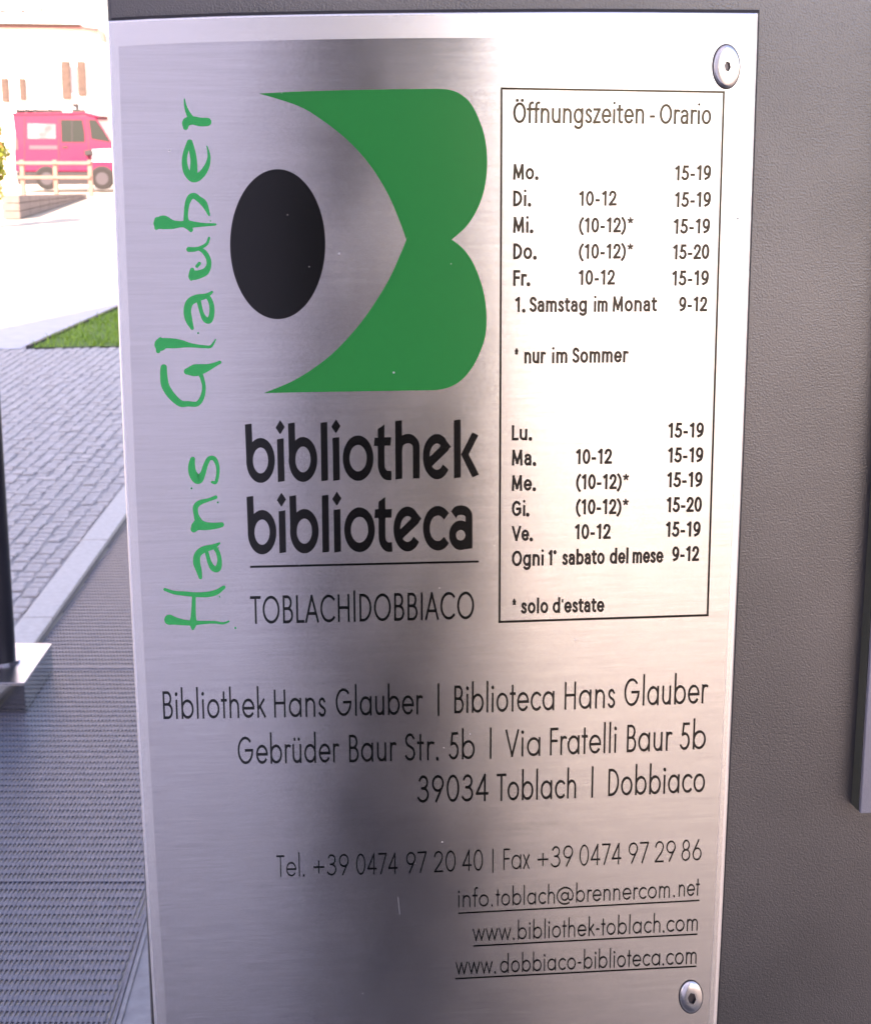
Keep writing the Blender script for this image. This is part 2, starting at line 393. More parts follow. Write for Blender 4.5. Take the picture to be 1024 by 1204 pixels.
# ================================================================== THE SIGN
sign = empty('library_sign', (P0.x,P0.y,P0.z), 'brushed steel library sign with a green and black emblem and opening hours', 'sign', rotz=YAW)
def interp(tab, t):
    for (a,b),(c,d) in zip(tab, tab[1:]):
        if t <= c: return b+(d-b)*(t-a)/(c-a)
    (a,b),(c,d) = tab[-2:]; return b+(d-b)*(t-a)/(c-a)
LE = [(24,126.5),(120,129.7),(250,134.5),(380,139.8),(554,146.3),(700,153.4),(800,158.6),(908,164.2),(1056,172.7),(1204,181.7),(1290,187.2)]
RE = [(15,891.5),(80,889.6),(130,887.8),(420,877.8),(600,870.6),(680,867.2),(760,863.6),(950,855.2),(1130,846.4),(1204,842.6),(1290,838)]
TE = [(126.5,24.5),(190,21),(300,17.3),(500,14.4),(700,13.4),(891.5,15)]
YB = 1290
def smooth_tab(tab, n=40):
    out = []
    a, b = tab[0][0], tab[-1][0]
    for i in range(n+1):
        t = a+(b-a)*i/n; w = (b-a)/14
        out.append((t, (interp(tab,max(a,t-w))+interp(tab,t)+interp(tab,min(b,t+w)))/3 if a+w<t<b-w else interp(tab,t)))
    return out
LEs, REs, TEs = smooth_tab(LE), smooth_tab(RE), smooth_tab(TE, 30)
def rim(l, t, r, b):        # closed outline, inset by l,t,r,b pixels
    pts = []
    for (x,y) in TEs:
        f = (x-126.5)/(891.5-126.5)
        pts.append((x + l*(1-f) - r*f, y+t))
    for (y,x) in REs[1:]:
        if y > 15+t+4 and y < YB-b: pts.append((x-r, y))
    pts.append((interp(REs,YB-b)-r, YB-b))
    for k in range(19,-1,-1):
        f=k/20; y=YB-b; xl=interp(LEs,y)+l; xr=interp(REs,y)-r; pts.append((xl+(xr-xl)*f,y))
    for (y,x) in LEs[::-1]:
        if 24.5+t+4 < y < YB-b-1: pts.append((x+l, y))
    return pts
def L(p, off=0.0):          # local coordinates of the sign: x along, y = -off, z up
    u, v = S(p[0], p[1]); return (u, -off, v)
def brushuv(o):
    uvl = o.data.uv_layers.new(name='brush')
    for lp in o.data.loops:
        co = o.data.vertices[lp.vertex_index].co; uvl.data[lp.index].uv = (co.z, co.x)
def fill(pts3):
    return [list(t) for t in tessellate_polygon([[Vector((p[0],p[2],0)) for p in pts3]])]
def flat(name, ptspx, off, m, parent=sign, holes=None):
    p3 = [L(p, off) for p in ptspx]
    polys = [[Vector((p[0],p[2],0)) for p in p3]]
    allp = list(p3)
    for h in (holes or []):
        h3 = [L(p, off) for p in h]; allp += h3; polys.append([Vector((p[0],p[2],0)) for p in h3])
    tr = tessellate_polygon(polys)
    fs = []
    for t in tr:
        a,b,c = [allp[i] for i in t]
        nz = (b[0]-a[0])*(c[2]-a[2])-(b[2]-a[2])*(c[0]-a[0])
        fs.append(list(t) if nz > 0 else list(t)[::-1])      # facing the camera (-y)
    return mesh(name, allp, fs, m, parent)
BX = (13, 30, 9, 15)
o = rim(0,0,0,0); oin = rim(2.6,2.2,3.0,2.2)
# steel body: bevelled rim + back
def loft(name, rings, m, capfirst=False, parent=sign):
    n = len(rings[0]); vs = [p for r in rings for p in r]; fs = []
    for k in range(len(rings)-1):
        for i in range(n):
            j=(i+1)%n; fs.append([k*n+i,k*n+j,(k+1)*n+j,(k+1)*n+i])
    ob = mesh(name, vs, fs, m, parent)
    bm = bmesh.new(); bm.from_mesh(ob.data); bmesh.ops.recalc_face_normals(bm, faces=bm.faces); bm.to_mesh(ob.data); bm.free()
    return ob
def inset_ring(l,t,r,b,off,cnt=None):
    pts = rim(l,t,r,b); return pts
base = rim(0,0,0,0)
def shrink(pts, l,t,r,b):   # same point count: move every point towards the inside by side
    out = []
    nT = len(TEs); 
    x0=126.5; 
    for (x,y) in pts:
        xl = interp(LEs, max(24.5,y)); xr = interp(REs, max(15,y)); f=(x-xl)/(xr-xl); f=min(1,max(0,f))
        yt = interp(TEs, min(891.5,max(126.5,x))); g=(y-yt)/(YB-yt); g=min(1,max(0,g))
        nx = xl + l + (xr-xl-l-r)*f; ny = yt + t + (YB-yt-t-b)*g
        out.append((nx,ny))
    return out
ring0 = [L(p,-.0030) for p in base]; ring1 = [L(p,-.0008) for p in base]; ring2 = [L(p,-.0002) for p in shrink(base,1.2,1.0,1.6,1)]; ring3 = [L(p,0) for p in shrink(base,3.0,2.4,4.0,3)]
loft('plate_edge', [ring0, ring1, ring2, ring3], 'edge')
inner = shrink(base, *BX)
bo = loft('border', [ring3, [L(p,0) for p in inner]], 'border'); brushuv(bo)
# plate face as a grid so that the brushing is mapped evenly
pf = flat('plate', shrink(base, BX[0]+.0, BX[1]+.0, BX[2], BX[3]), -.00015, 'brushed'); brushuv(pf)
loft('border_step', [[L(p,0) for p in inner],[L(p,-.00015) for p in inner]], 'edge')
back = mesh('gasket', *(lambda p: (p, [list(range(len(p)))]))([L(p,-.0031) for p in shrink(base,4,-4.0,-3.4,0)]), 'black', sign)
bm = bmesh.new(); bm.from_mesh(back.data); r = bmesh.ops.extrude_face_region(bm, geom=bm.faces[:]); bmesh.ops.translate(bm, vec=(0,.0040,0), verts=[v for v in r['geom'] if isinstance(v,bmesh.types.BMVert)]); bmesh.ops.recalc_face_normals(bm, faces=bm.faces); bm.to_mesh(back.data); bm.free()
# ------------------------------------------------------------------ ink
INK0 = .00004; EPS = .000006
class Ink:
    def __init__(s): s.v=[]; s.f=[]; s.k=0
    def ribbon(s, pts, wx, wy, square=True, closed=False):
        """pts: photo pixels; constant elliptical pen (wx, wy)."""
        q = [Vector((x/wx, y/wy)) for x,y in pts]
        r = [q[0]]
        for p in q[1:]:
            if (p-r[-1]).length > 1e-4: r.append(p)
        q = r; n = len(q)
        if n < 2: return
        if not closed and square:
            q[0] = q[0] + (q[0]-q[1]).normalized()*.5; q[-1] = q[-1] + (q[-1]-q[-2]).normalized()*.5
        off = INK0 + EPS*(s.k % 9); s.k += 1
        b = len(s.v)
        for i in range(n):
            if closed: d0 = (q[i]-q[i-1]).normalized(); d1 = (q[(i+1)%n]-q[i]).normalized()
            else:
                d0 = (q[i]-q[i-1]).normalized() if i else (q[1]-q[0]).normalized()
                d1 = (q[i+1]-q[i]).normalized() if i<n-1 else d0
            t = d0+d1; t = t.normalized() if t.length>1e-6 else d1
            m = Vector((-t.y,t.x)); c = max(.6, m.dot(Vector((-d1.y,d1.x)))); h = .5/c
            for sg in (1,-1):
                p = q[i]+m*h*sg; s.v.append(L((p.x*wx,p.y*wy), off))
        for i in range(n if closed else n-1):
            j = (i+1)%n; s.f.append([b+2*i, b+2*j, b+2*j+1, b+2*i+1])
    def vary(s, pts, close=False):
        """pts: (x,y,width) photo pixels; round ends."""
        P = spline(pts); off = INK0 + EPS*(s.k % 9); s.k += 1; n=len(P); b=len(s.v)
        for i in range(n):
            a = P[max(0,i-1)]; c = P[min(n-1,i+1)]; t = Vector((c[0]-a[0],c[1]-a[1])).normalized(); m=Vector((-t.y,t.x))
            for sg in (1,-1): s.v.append(L((P[i][0]+m.x*P[i][2]/2*sg, P[i][1]+m.y*P[i][2]/2*sg), off))
        for i in range(n-1): s.f.append([b+2*i,b+2*i+2,b+2*i+3,b+2*i+1])
        for e in (P[0],P[-1]): s.disc(e[0],e[1],e[2]/2)
    def disc(s, x, y, rx, ry=None, n=14):
        off = INK0 + EPS*(s.k % 9); s.k += 1; ry = ry or rx; b=len(s.v)
        for i in range(n):
            a=2*math.pi*i/n; s.v.append(L((x+rx*math.cos(a), y+ry*math.sin(a)), off))
        s.f.append(list(range(b,b+n)))
    def poly(s, pts):
        off = INK0 + EPS*(s.k % 9); s.k += 1; b=len(s.v)
        s.v += [L(p,off) for p in pts]; s.f.append(list(range(b,b+len(pts))))
    def build(s, name, m, parent=sign, label=None):
        # face every polygon to the viewer
        for k, f in enumerate(s.f):
            a,b_,c = [s.v[i] for i in f[:3]]
            nz = (b_[0]-a[0])*(c[2]-a[2])-(b_[2]-a[2])*(c[0]-a[0])
            if nz < 0: s.f[k] = f[::-1]
        ob = mesh(name, s.v, s.f, m, parent)
        if label: ob['label'] = label
        return ob
def spline(pts, sub=7):
    out=[]; n=len(pts)
    for i in range(n-1):
        p0=pts[max(0,i-1)];p1=pts[i];p2=pts[i+1];p3=pts[min(n-1,i+2)]
        for k in range(sub):
            t=k/sub; out.append(tuple(.5*((2*b)+(-a+c)*t+(2*a-5*b+4*c-d)*t*t+(-a+3*b-3*c+d)*t**3) for a,b,c,d in zip(p0,p1,p2,p3)))
    out.append(tuple(pts[-1])); return [(x,y,max(.3,w)) if len(r)==0 else (x,y,max(.3,w)) for (x,y,w,*r) in out]
def arc(cx,cy,rx,ry,a0,a1,n=None):
    n = n or max(4,int(abs(a1-a0)/9))
    return [(cx+rx*math.cos(R(a0+(a1-a0)*i/n)), cy+ry*math.sin(R(a0+(a1-a0)*i/n))) for i in range(n+1)]
# ---- stroke alphabet. Cap height 1, natural (unsqueezed) proportions. st: 'g' geometric, 'h' humanist
def glyph(ch, st):
    g = st=='g'; X = .66 if g else .70; A = 1.15 if g else 1.06; r = X/2
    rx = .335 if g else .27; n2 = 2*rx
    D = .33; S_ = []; w = None; lb, rb = .13, .13
    RO = .085
    full = lambda cx,cy,a,b: ('C', arc(cx,cy,a,b,0,360,40)[:-1])
    def add(*s): S_.extend(s)
    ln = lambda *p: list(p)
    dot = lambda x,y,q=1: ('D', (x,y), q)
    if ch in 'OQÖ':
        a = .46 if g else .38; add(full(a,.5,a,.5)); w=2*a; lb=rb=RO
        if ch=='Ö': add(dot(a-.18,1.18), dot(a+.18,1.18))
    elif ch=='G':
        a = .46 if g else .39
        add(arc(a,.5,a,.5,48,360 if g else 338)); 
        if g: add(ln((2*a,.5),(a+.02,.5)))
        else: add(ln((2*a-.03,.22),(2*a-.03,.47)), ln((2*a-.03,.47),(a+.05,.47)))
        w=2*a; lb=RO
    elif ch=='C':
        a = .46 if g else .38; add(arc(a,.5,a,.5,48,312)); w=a*1.72; lb=RO; rb=.05
    elif ch=='D':
        a=.62 if g else .56; add(ln((0,0),(0,1)), ln((0,1),(a-.46+.0,1))+arc(a-.46,.5,.46,.5,90,-90)+[(0,0)]); w=a; rb=RO
    elif ch=='B':
        add(ln((0,0),(0,1)), ln((0,1),(.2,1))+arc(.22,.765,.22,.235,90,-90)+[(0,.53)], ln((0,.53),(.24,.53))+arc(.24,.265,.265,.265,90,-90)+[(0,0)]); w=.5; rb=RO
    elif ch=='T': a=.27; add(ln((a,0),(a,1)), ln((0,1),(2*a,1))); w=2*a; lb=rb=.03
    elif ch=='L': add(ln((0,0),(0,1)), ln((0,0),(.38,0))); w=.38; rb=.03
    elif ch=='A': add(ln((0,0),(.36,1)), ln((.36,1),(.72,0)), ln((.13,.31),(.59,.31))); w=.72; lb=rb=.03
    elif ch=='H': add(ln((0,0),(0,1)), ln((.6,0),(.6,1)), ln((0,.52),(.6,.52))); w=.6
    elif ch in 'I': add(ln((0,0),(0,1))); w=0
    elif ch=='¦': add(ln((0,0),(0,1.14))); w=0
    elif ch=='|': add(ln((0,-.04),(0,1.14))); w=0; lb=rb=.3
    elif ch=='F': add(ln((0,0),(0,1)), ln((0,1),(.42,1)), ln((0,.52),(.38,.52))); w=.42; rb=.04
    elif ch=='M': 
        if g: add(ln((0,0),(.12,1)), ln((.12,1),(.42,.1)), ln((.42,.1),(.72,1)), ln((.72,1),(.84,0))); w=.84
        else: add(ln((0,0),(.05,1)), ln((.05,1),(.37,.12)), ln((.37,.12),(.69,1)), ln((.69,1),(.74,0))); w=.74
    elif ch=='S':
        a=.235
        add([(.43,.86)]+arc(a,.765,.21,.235,40,180,10)[1:]+spl2((.025,.765),(.10,.60),(.24,.52),(.40,.42),(.465,.27))[1:]+arc(a,.25,.235,.25,0,-150,12)[1:]); w=.46; lb=rb=.07
    elif ch=='V': add(ln((0,1),(.34,0)), ln((.34,0),(.68,1))); w=.68; lb=rb=.03
    elif ch=='a' and g: add(full(rx,r,rx,r), ln((n2,0),(n2,X))); w=n2; lb=RO
    elif ch=='a':
        add(ln((.04,.60))+[(.04,.62)]+arc(.215,.50,.215,.20,130,0,9)[1:]+[(.43,0)], [(.43,.41)]+spl2((.43,.41),(.27,.41),(.10,.37),(.0,.20),(.10,.02),(.22,0),(.36,.06),(.43,.17))[1:]); w=.43; lb=.08
    elif ch=='b': add(full(rx,r,rx,r), ln((0,0),(0,A))); w=n2; rb=RO
    elif ch=='c': add(arc(rx,r,rx,r,48,312)); w=rx*1.70; lb=RO; rb=.04
    elif ch=='d': add(full(rx,r,rx,r), ln((n2,0),(n2,A))); w=n2; lb=RO
    elif ch=='e': add(arc(rx,r,rx,r,0,318), ln((0,r),(n2,r))); w=n2; lb=RO; rb=.06
    elif ch=='f': add(arc(.31,A-.17,.17,.17,80,180,8)+[(.14,0)], ln((0,X),(.30,X))); w=.30; lb=rb=.02
    elif ch=='g': add(full(rx,r,rx,r), [(n2,X),(n2,-.08)]+arc(n2-.27,-.08,.27,.24,0,-140,10)[1:]); w=n2; lb=RO
    elif ch in 'hn':
        q=.25 if g else .235; add(ln((0,0),(0,A if ch=='h' else X)), [(0,X-q-.08)]+arc(q,X-q,q,q,170,0,12)[1:]+[(2*q,0)]); w=2*q
    elif ch in 'iï': add(ln((0,0),(0,X-(0 if g else .04))), dot(0,X+.27,1.15) if g else dot(0,1.06,.80)); w=0
    elif ch=='k': add(ln((0,0),(0,A)), ln((.02,.30),(.37,X)), ln((.13,.38),(.42,0))); w=.42; rb=.02
    elif ch=='l': add(ln((0,0),(0,A))); w=0
    elif ch=='m':
        q=.21 if g else .20; add(ln((0,0),(0,X)), [(0,X-q-.08)]+arc(q,X-q,q,q,170,0,11)[1:]+[(2*q,0)], [(2*q,X-q-.08)]+arc(3*q,X-q,q,q,170,0,11)[1:]+[(4*q,0)]); w=4*q
    elif ch=='o': add(full(rx,r,rx,r)); w=n2; lb=rb=RO
    elif ch=='p': add(full(rx,r,rx,r), ln((0,-D),(0,X))); w=n2; rb=RO
    elif ch=='r': add(ln((0,0),(0,X)), [(0,X-.26)]+arc(.20,X-.20,.20,.20,165,62,8)[1:]); w=.27; rb=.02
    elif ch=='s':
        add([(.33,X-.10)]+arc(.185,X-.165,.155,.165,40,180,8)[1:]+spl2((.03,X-.165),(.09,X-.27),(.19,X-.33),(.31,.26),(.36,.17))[1:]+arc(.18,.165,.18,.165,0,-150,10)[1:]); w=.36; lb=rb=.07
    elif ch=='t':
        if g: add(ln((.13,0),(.13,.96)), ln((0,X),(.27,X))); w=.27; lb=rb=.04
        else: add([(.12,.90),(.12,.16)]+arc(.27,.16,.15,.16,180,280,8)[1:], ln((0,X),(.31,X))); w=.31; lb=rb=.04
    elif ch in 'uü':
        q=.24 if g else .235; add([(0,X)]+arc(q,q,q,q,180,350,12)+[(2*q,q+.06)], ln((2*q,0),(2*q,X))); w=2*q
        if ch=='ü': add(dot(q-.14,X+.25,.95), dot(q+.14,X+.25,.95))
    elif ch=='w': a=.20; add(ln((0,X),(a,0)), ln((a,0),(2*a,X)), ln((2*a,X),(3*a,0)), ln((3*a,0),(4*a,X))); w=4*a; lb=rb=.03
    elif ch=='x': add(ln((0,0),(.40,X)), ln((0,X),(.40,0))); w=.40; lb=rb=.03
    elif ch=='z': add(ln((0,X),(.37,X)), ln((.37,X),(0,0)), ln((0,0),(.38,0))); w=.38; lb=rb=.05
    elif ch=='.': add(dot(.02,.0,1.2)); w=.04; lb=rb=.10
    elif ch=='-': y=.36 if g else .34; add(ln((.04,y),(.24,y))); w=.28; lb=rb=.07
    elif ch=='+': add(ln((0,.40),(.56,.40)), ln((.28,.12),(.28,.68))); w=.56; lb=rb=.09
    elif ch=='(': add(arc(.62,.42,.62,.78,128,232,12)); w=.24; lb=.10; rb=.02
    elif ch==')': add(arc(-.38,.42,.62,.78,52,-52,12)); w=.24; rb=.04; lb=.02
    elif ch=='*':
        for k in range(5):
            a=R(90+72*k); add(('T', [(.22,.84),(.22+.29*math.cos(a),.84+.27*math.sin(a))])); 
        w=.46; lb=.08; rb=.06
    elif ch=='°': add(('CT', arc(.11,.93,.10,.10,0,360,18)[:-1])); w=.2; lb=rb=.04
    elif ch=="'": add(('T', [(.0,1.0),(.0,.74)])); w=.0; lb=rb=.08
    elif ch=='0': a=.27 if g else .25; add(full(a,.5,a,.5)); w=2*a; lb=rb=.07
    elif ch=='1': add(ln((.20,0),(.20,1)), ln((.0,.86),(.18,.98))); w=.24; lb=.14; rb=.16
    elif ch=='2': add([(.02,.76)]+arc(.245,.745,.225,.255,165,-15,16)[1:]+spl2((.465,.68),(.37,.46),(.20,.24),(.02,.01))[1:], ln((.02,0),(.49,0))); w=.49; lb=rb=.06
    elif ch=='3': add([(.04,.86)]+arc(.22,.765,.20,.235,140,-85,14)[1:], [(.15,.53)]+arc(.20,.265,.255,.265,85,-150,16)[1:]); w=.46; lb=rb=.07
    elif ch=='4': add(ln((.40,0),(.40,1)), ln((.40,1),(.0,.26)), ln((0,.26),(.54,.26))); w=.54; lb=rb=.05
    elif ch=='5': add(ln((.42,1),(.13,1)), ln((.13,1),(.07,.58)), [(.07,.57)]+arc(.20,.305,.26,.305,110,-145,16)[1:]); w=.46; lb=rb=.07
    elif ch=='7': add(ln((0,1),(.48,1)), ln((.48,1),(.13,0))); w=.48; lb=rb=.05
    elif ch=='8': add(full(.24,.76,.19,.24), full(.24,.265,.24,.265)); w=.48; lb=rb=.07
    elif ch=='9':
        if g: add(full(.25,.71,.25,.29), ln((.475,.60),(.17,0)))
        else: add(full(.24,.68,.235,.32), [(.475,.68)]+spl2((.475,.68),(.46,.40),(.36,.14),(.10,.01))[1:])
        w=.49; lb=rb=.07
    elif ch=='6': add(full(.25,.29,.25,.29), ln((.025,.40),(.33,1))); w=.5; lb=rb=.07
    elif ch=='@':
        add(full(.45,.36,.20,.23), [(.66,.58),(.66,.26)]+arc(.79,.27,.13,.15,180,350,8)[1:]+arc(.47,.40,.47,.52,-8,300,34)); w=.94; lb=rb=.07
    elif ch==' ': w=.0; lb=rb=.17
    else: raise ValueError('no glyph for '+ch)
    if st=='h' and ch!=' ': lb*=.78; rb*=.78
    return S_, w, lb, rb
def spl2(*p):
    q=[(x,y,1) for x,y in p]; return [(a[0],a[1]) for a in spline(q,5)]
VP = (527.0, 8790.0)
def write(ink, text, st, x0, y0, x1, y1, cap, pen, sq=.69):
    """text from ink extent (x0,y0 baseline) to (x1,y1 baseline); cap height px, pen: stroke width in cap heights"""
    items=[]; cur=0; first=True
    tail=0
    for ch in text:
        g_, w_, lb, rb = glyph(ch, st)
        if not first: cur += lb
        else: first=False
        items.append((g_, cur)); cur += w_; endink=cur; cur += rb + pen
    lo = 1e9; hi=-1e9
    for g_, c in items:
        for s in g_:
            if s[0]=='D': pp=[s[1]]
            elif isinstance(s[0],str): pp=s[1]
            else: pp=s
            for p in pp: lo=min(lo,p[0]+c); hi=max(hi,p[0]+c)
    pw = pen*cap                      # vertical pen height, px
    wxp = pw*sq
    span = (x1-x0)-wxp; k = span/(hi-lo) if hi-lo>1e-6 else cap*sq
    def tr(p, c):
        t = (p[0]+c-lo)*k + x0 + wxp/2
        f = (t-x0)/max(1e-6,(x1-x0))
        yb = y0+(y1-y0)*f
        v = p[1]*(cap-pw) + pw/2
        dx = (t-VP[0])/(VP[1]-yb)     # lean towards the vanishing point
        return (t+dx*v, yb-v)
    for g_, c in items:
        for s in g_:
            if s[0]=='D':
                x,y = tr(s[1], c); q=.66*pen*cap*s[2]; ink.disc(x,y,q*sq,q,12)
            elif s[0]=='C': ink.ribbon([tr(p,c) for p in s[1]], wxp, pw, closed=True)
            elif s[0]=='CT': ink.ribbon([tr(p,c) for p in s[1]], wxp*.7, pw*.7, closed=True)
            elif s[0]=='T': ink.ribbon([tr(p,c) for p in s[1]], wxp*.72, pw*.72, square=False)
            else: ink.ribbon([tr(p,c) for p in s], wxp, pw)
def line(words, st, cap, pen, name='word', m='black_print', under=None):
    """every word of a printed line is a part of the sign of its own"""
    sq = .69 if st=='g' else .86
    for wd in words:
        ink = Ink(); t,x0,y0,x1,y1 = wd[:5]; write(ink, t, st, x0,y0,x1,y1, wd[5] if len(wd)>5 else cap, pen, sq)
        ink.build('separator_bar' if t=='|' else name, m)
    if under:
        ink = Ink(); ink.ribbon([under[:2],under[2:]], 1.3, 1.6, square=False); ink.build('underline', m)
def bar(x, ya, yb, cap): return ('|', x-.9, yb, x+.9, yb, (yb-ya)/1.16)
# heading and the table of hours
PH_ = .135; PN=.174
line([('Öffnungszeiten',603.2,144.8,757,145.6,24.6),('-',763.5,145.6,769.5,145.6,24),('Orario',775,145.8,835.6,146.4,23.8)],'h',24,.13,'heading_word')
rowsA = [('Mo.',632.3,211.4,193.0,None,('15-19',793.2,835.4,212.1)),
 ('Di.',623.8,242.7,224.0,('10-12',680.5,724.6,242.0),('15-19',793,835.2,243.5)),
 ('Mi.',626.3,274.0,255.2,('(10-12)*',680.3,745.6,273.4),('15-19',791.7,834.2,274.8)),
 ('Do.',630.2,305.0,286.2,('(10-12)*',680.2,745.4,304.2),('15-20',790.8,833.4,305.0)),
 ('Fr.',622.5,336.2,317.5,('10-12',680.2,722.6,334.9),('15-19',789.8,832.7,335.8))]
rowsB = [('Lu.',624.8,518.0,500,None,('15-19',785.3,826.8,514.8)),
 ('Ma.',629.6,547.6,529,('10-12',677,719.2,545.6),('15-19',785,826.2,543.9)),
 ('Me.',629.3,577.2,559,('(10-12)*',677,740.2,575.2),('15-19',784,825.2,572.9)),
 ('Gi.',621.6,607.0,589,('(10-12)*',676.7,739.8,604.6),('15-20',783.3,824.6,602.2)),
 ('Ve.',625.8,636.2,618.5,('10-12',675.7,717.6,633.9),('15-19',782.4,823,631.2))]
for rows, xl in ((rowsA,603.2),(rowsB,601.6)):
    for d, xr, yb, yt, mid, end in rows:
        cap = yb-yt; wl=[(d, xl, yb, xr, yb-.3, cap)]
        if mid: wl.append((mid[0],mid[1],mid[3]+.4,mid[2],mid[3]-.2,17.9))
        wl.append((end[0],end[1],end[3]+.3,end[2],end[3]-.3,17.9))
        line(wl,'h',18,PN,'hours_entry')
line([('1.',605.6,367.0,617,366.9,17.9),('Samstag',622.6,367.0,689.8,366.8,18.2),('im',698,366.8,714,366.7,18.2),('Monat',720,366.6,772,366.3,18.2),('9-12',797.8,366.4,831,366.1,17.6)],'h',18,PN,'hours_entry')
line([('*',603.8,427.6,610.4,427.5,18),('nur',616.3,427.5,641.5,427.2,18.2),('im',648.8,427.2,666.8,427,18.2),('Sommer',672.8,426.8,738.5,426.2,18.2)],'h',18,PN,'note_word')
line([('Ogni',601.6,665.9,639,665.0,18.2),('1°',644.5,664.9,654.3,664.7,18),('sabato',661,664.6,710.5,663.3,18),('del',716.5,663.2,738.5,662.6,18),('mese',743.3,662.5,779.5,661.7,18),('9-12',789.8,660.2,821.4,659.6,17.6)],'h',18,PN,'hours_entry')
line([('*',601,721.8,607.8,721.7,17.6),('solo',612.6,721.7,644.3,721.0,17.6),("d'estate",649.5,720.9,710.2,719.7,17.6)],'h',18,PN,'note_word')
# table frame
ink = Ink(); c4=[(589.6,104.0),(850.8,108.3),(831.6,723.4),(587.2,731.3)]
for i in range(4):
    a,b = c4[i],c4[(i+1)%4]; ink.ribbon([a,b], 2.3, 2.6)
ink.build('hours_frame','black_print')
# address
A1=32.6
line([('Bibliothek',192.6,845.6,312.8,843.8),('Hans',322.8,843.8,383.5,842.6),('Glauber',395.1,842.2,497,839.9),bar(515.4,802.5,840.5,1),
 ('Biblioteca',534.2,838.9,651.4,835.2),('Hans',663.4,834.6,722.8,832.4),('Glauber',733.4,830.6,831.5,827.0)],'g',A1,.094,'address_word')
line([('Gebrüder',280.3,898.7,399.1,896.4),('Baur',410.7,896.4,466.2,894.9),('Str.',476.5,894.7,515.3,893.8),('5b',528,893.4,558.1,892.4),bar(576.6,854.5,891,1),
 ('Via',594,890.3,635,888.9),('Fratelli',646.3,888.2,723.9,885.2),('Baur',736.5,884.6,789.5,882.6),('5b',799,882.2,829.1,880.6)],'g',32.2,.094,'address_word')
line([('39034',491,944.0,574.2,941.9),('Toblach',583.7,942.0,677,938.6),bar(695.8,900,937,1),('Dobbiaco',714.6,936.2,828.1,931.4)],'g',32.0,.094,'address_word')
line([('Tel.',325.6,1031.0,358.1,1030.4),('+39',368.9,1030.0,410.5,1029.1),('0474',419,1028.9,467.7,1027.5),('97',477.7,1027.2,501.7,1026.1),('20',510.5,1025.9,535.7,1024.9),('40',543.6,1024.6,567.7,1023.8),
 bar(579.6,997.5,1025.5,1),('Fax',591.7,1023.0,622.3,1021.6),('+39',631.7,1021.2,673.3,1018.9),('0474',680.9,1018.4,730,1016.2),('97',738.4,1016.0,762,1014.8),('29',769.6,1014.3,793.6,1013.1),('86',800.7,1012.7,824.2,1011.5)],'g',25,.078,'phone_word')
line([('info.',538.8,1067.0,579,1065.6),('toblach',582.7,1065.4,652,1062.5),('@',654.2,1062.3,674,1061.2),('brennercom',677,1061,787,1055.6),('.',791.5,1054.8,794,1054.7),('net',797.5,1054.4,822,1053.0)],'g',20.4,.092,'email_word',under=(538.8,1073.9,822,1058.8))
line([('www.',555.8,1106.5,604.5,1104.9),('bibliothek-toblach.com',608.7,1104.9,819.7,1094.3)],'g',20.4,.092,'web_word',under=(556.4,1112.4,819.7,1098.5))
line([('www.',535.7,1145.8,582.7,1144.4),('dobbiaco-biblioteca.com',587.8,1144.2,818.3,1133.2)],'g',20.4,.092,'web_word',under=(535.2,1150.9,818.3,1136.3))
line([('TOBLACH¦DOBBIACO',295.0,733.8,557.3,728.0,32.6)],'g',32.6,.10,'town_name')
ink=Ink(); ink.ribbon([(294.2,666.6),(562.8,660.3)],2,2.4,square=False); ink.build('rule_line','black_print')
# ------------------------------------------------------------------ bold wordmark (traced with an elliptical pen)
Zs=6.687
def za(x,y): return (280+x/Zs, 480+y/Zs)
def zb(x,y): return (420+x/Zs, 480+y/Zs)
PX, PY = 53/Zs, 74/Zs
def word(parts, name):
    ink=Ink()
    for p in parts:
        kind, z = p[0], p[1]
        if kind=='ring': ink.ribbon([z(x,y) for x,y in arc(p[2],p[3],p[4],p[5],0,360,60)[:-1]], PX, PY, closed=True)
        elif kind=='stem': # a bar with slanted flat ends, full width PX
            (xa,ya),(xb,yb)=p[2],p[3]; h=p[4] if len(p)>4 else 26.5
            ink.poly([z(xa-h,ya+5),z(xa+h,ya-3),z(xb+h,yb-3),z(xb-h,yb+5)])
        elif kind=='dia': x,y=p[2],p[3]; ink.poly([z(x-36,y+3),z(x,y-56),z(x+36,y-3),z(x,y+56)])
        elif kind=='path': ink.ribbon([z(x,y) for x,y in p[2]], PX, PY, square=False)
        elif kind=='poly': ink.poly([z(x,y) for x,y in p[2]])
    return ink.build(name,'black_print')
ar = arc
word([('ring',za,178,411,86,139),('stem',za,(81,124),(93,411)),
 ('stem',za,(333,240),(341,576)),('dia',za,332,150),
 ('ring',za,511,403,86,139),('stem',za,(420,116),(427,403)),
 ('stem',za,(675,111),(682,569)),('stem',za,(769,230),(775,566)),('dia',za,770,143),
 ('ring',za,944,393,94,141),
 ('poly',zb,[(162,165),(215,127),(215,300),(162,300)]),
 ('path',zb,[(188.5,280),(189,420)]+ar(243,440,54,90,180,90,8)[1:]+[(270,529)]),('poly',zb,[(138,232),(268,228),(262,294),(130,297)]),
 ('stem',zb,(325,97),(328,556)),('path',zb,[(325,330)]+ar(398,307,67,68,180,360,16)+[(465,552)]),
 ('path',zb,ar(627,381,84,141,-50,-325,34)+[]),('path',zb,[(560,438),(705,298)]),('poly',zb,[(680,230),(737,302),(690,352),(640,330)]),
 ('stem',zb,(786,91),(788,546)),
 ('poly',zb,[(815,366),(905,190),(952,213),(875,364)]),('poly',zb,[(815,362),(873,358),(958,522),(905,544)])], 'title_line')
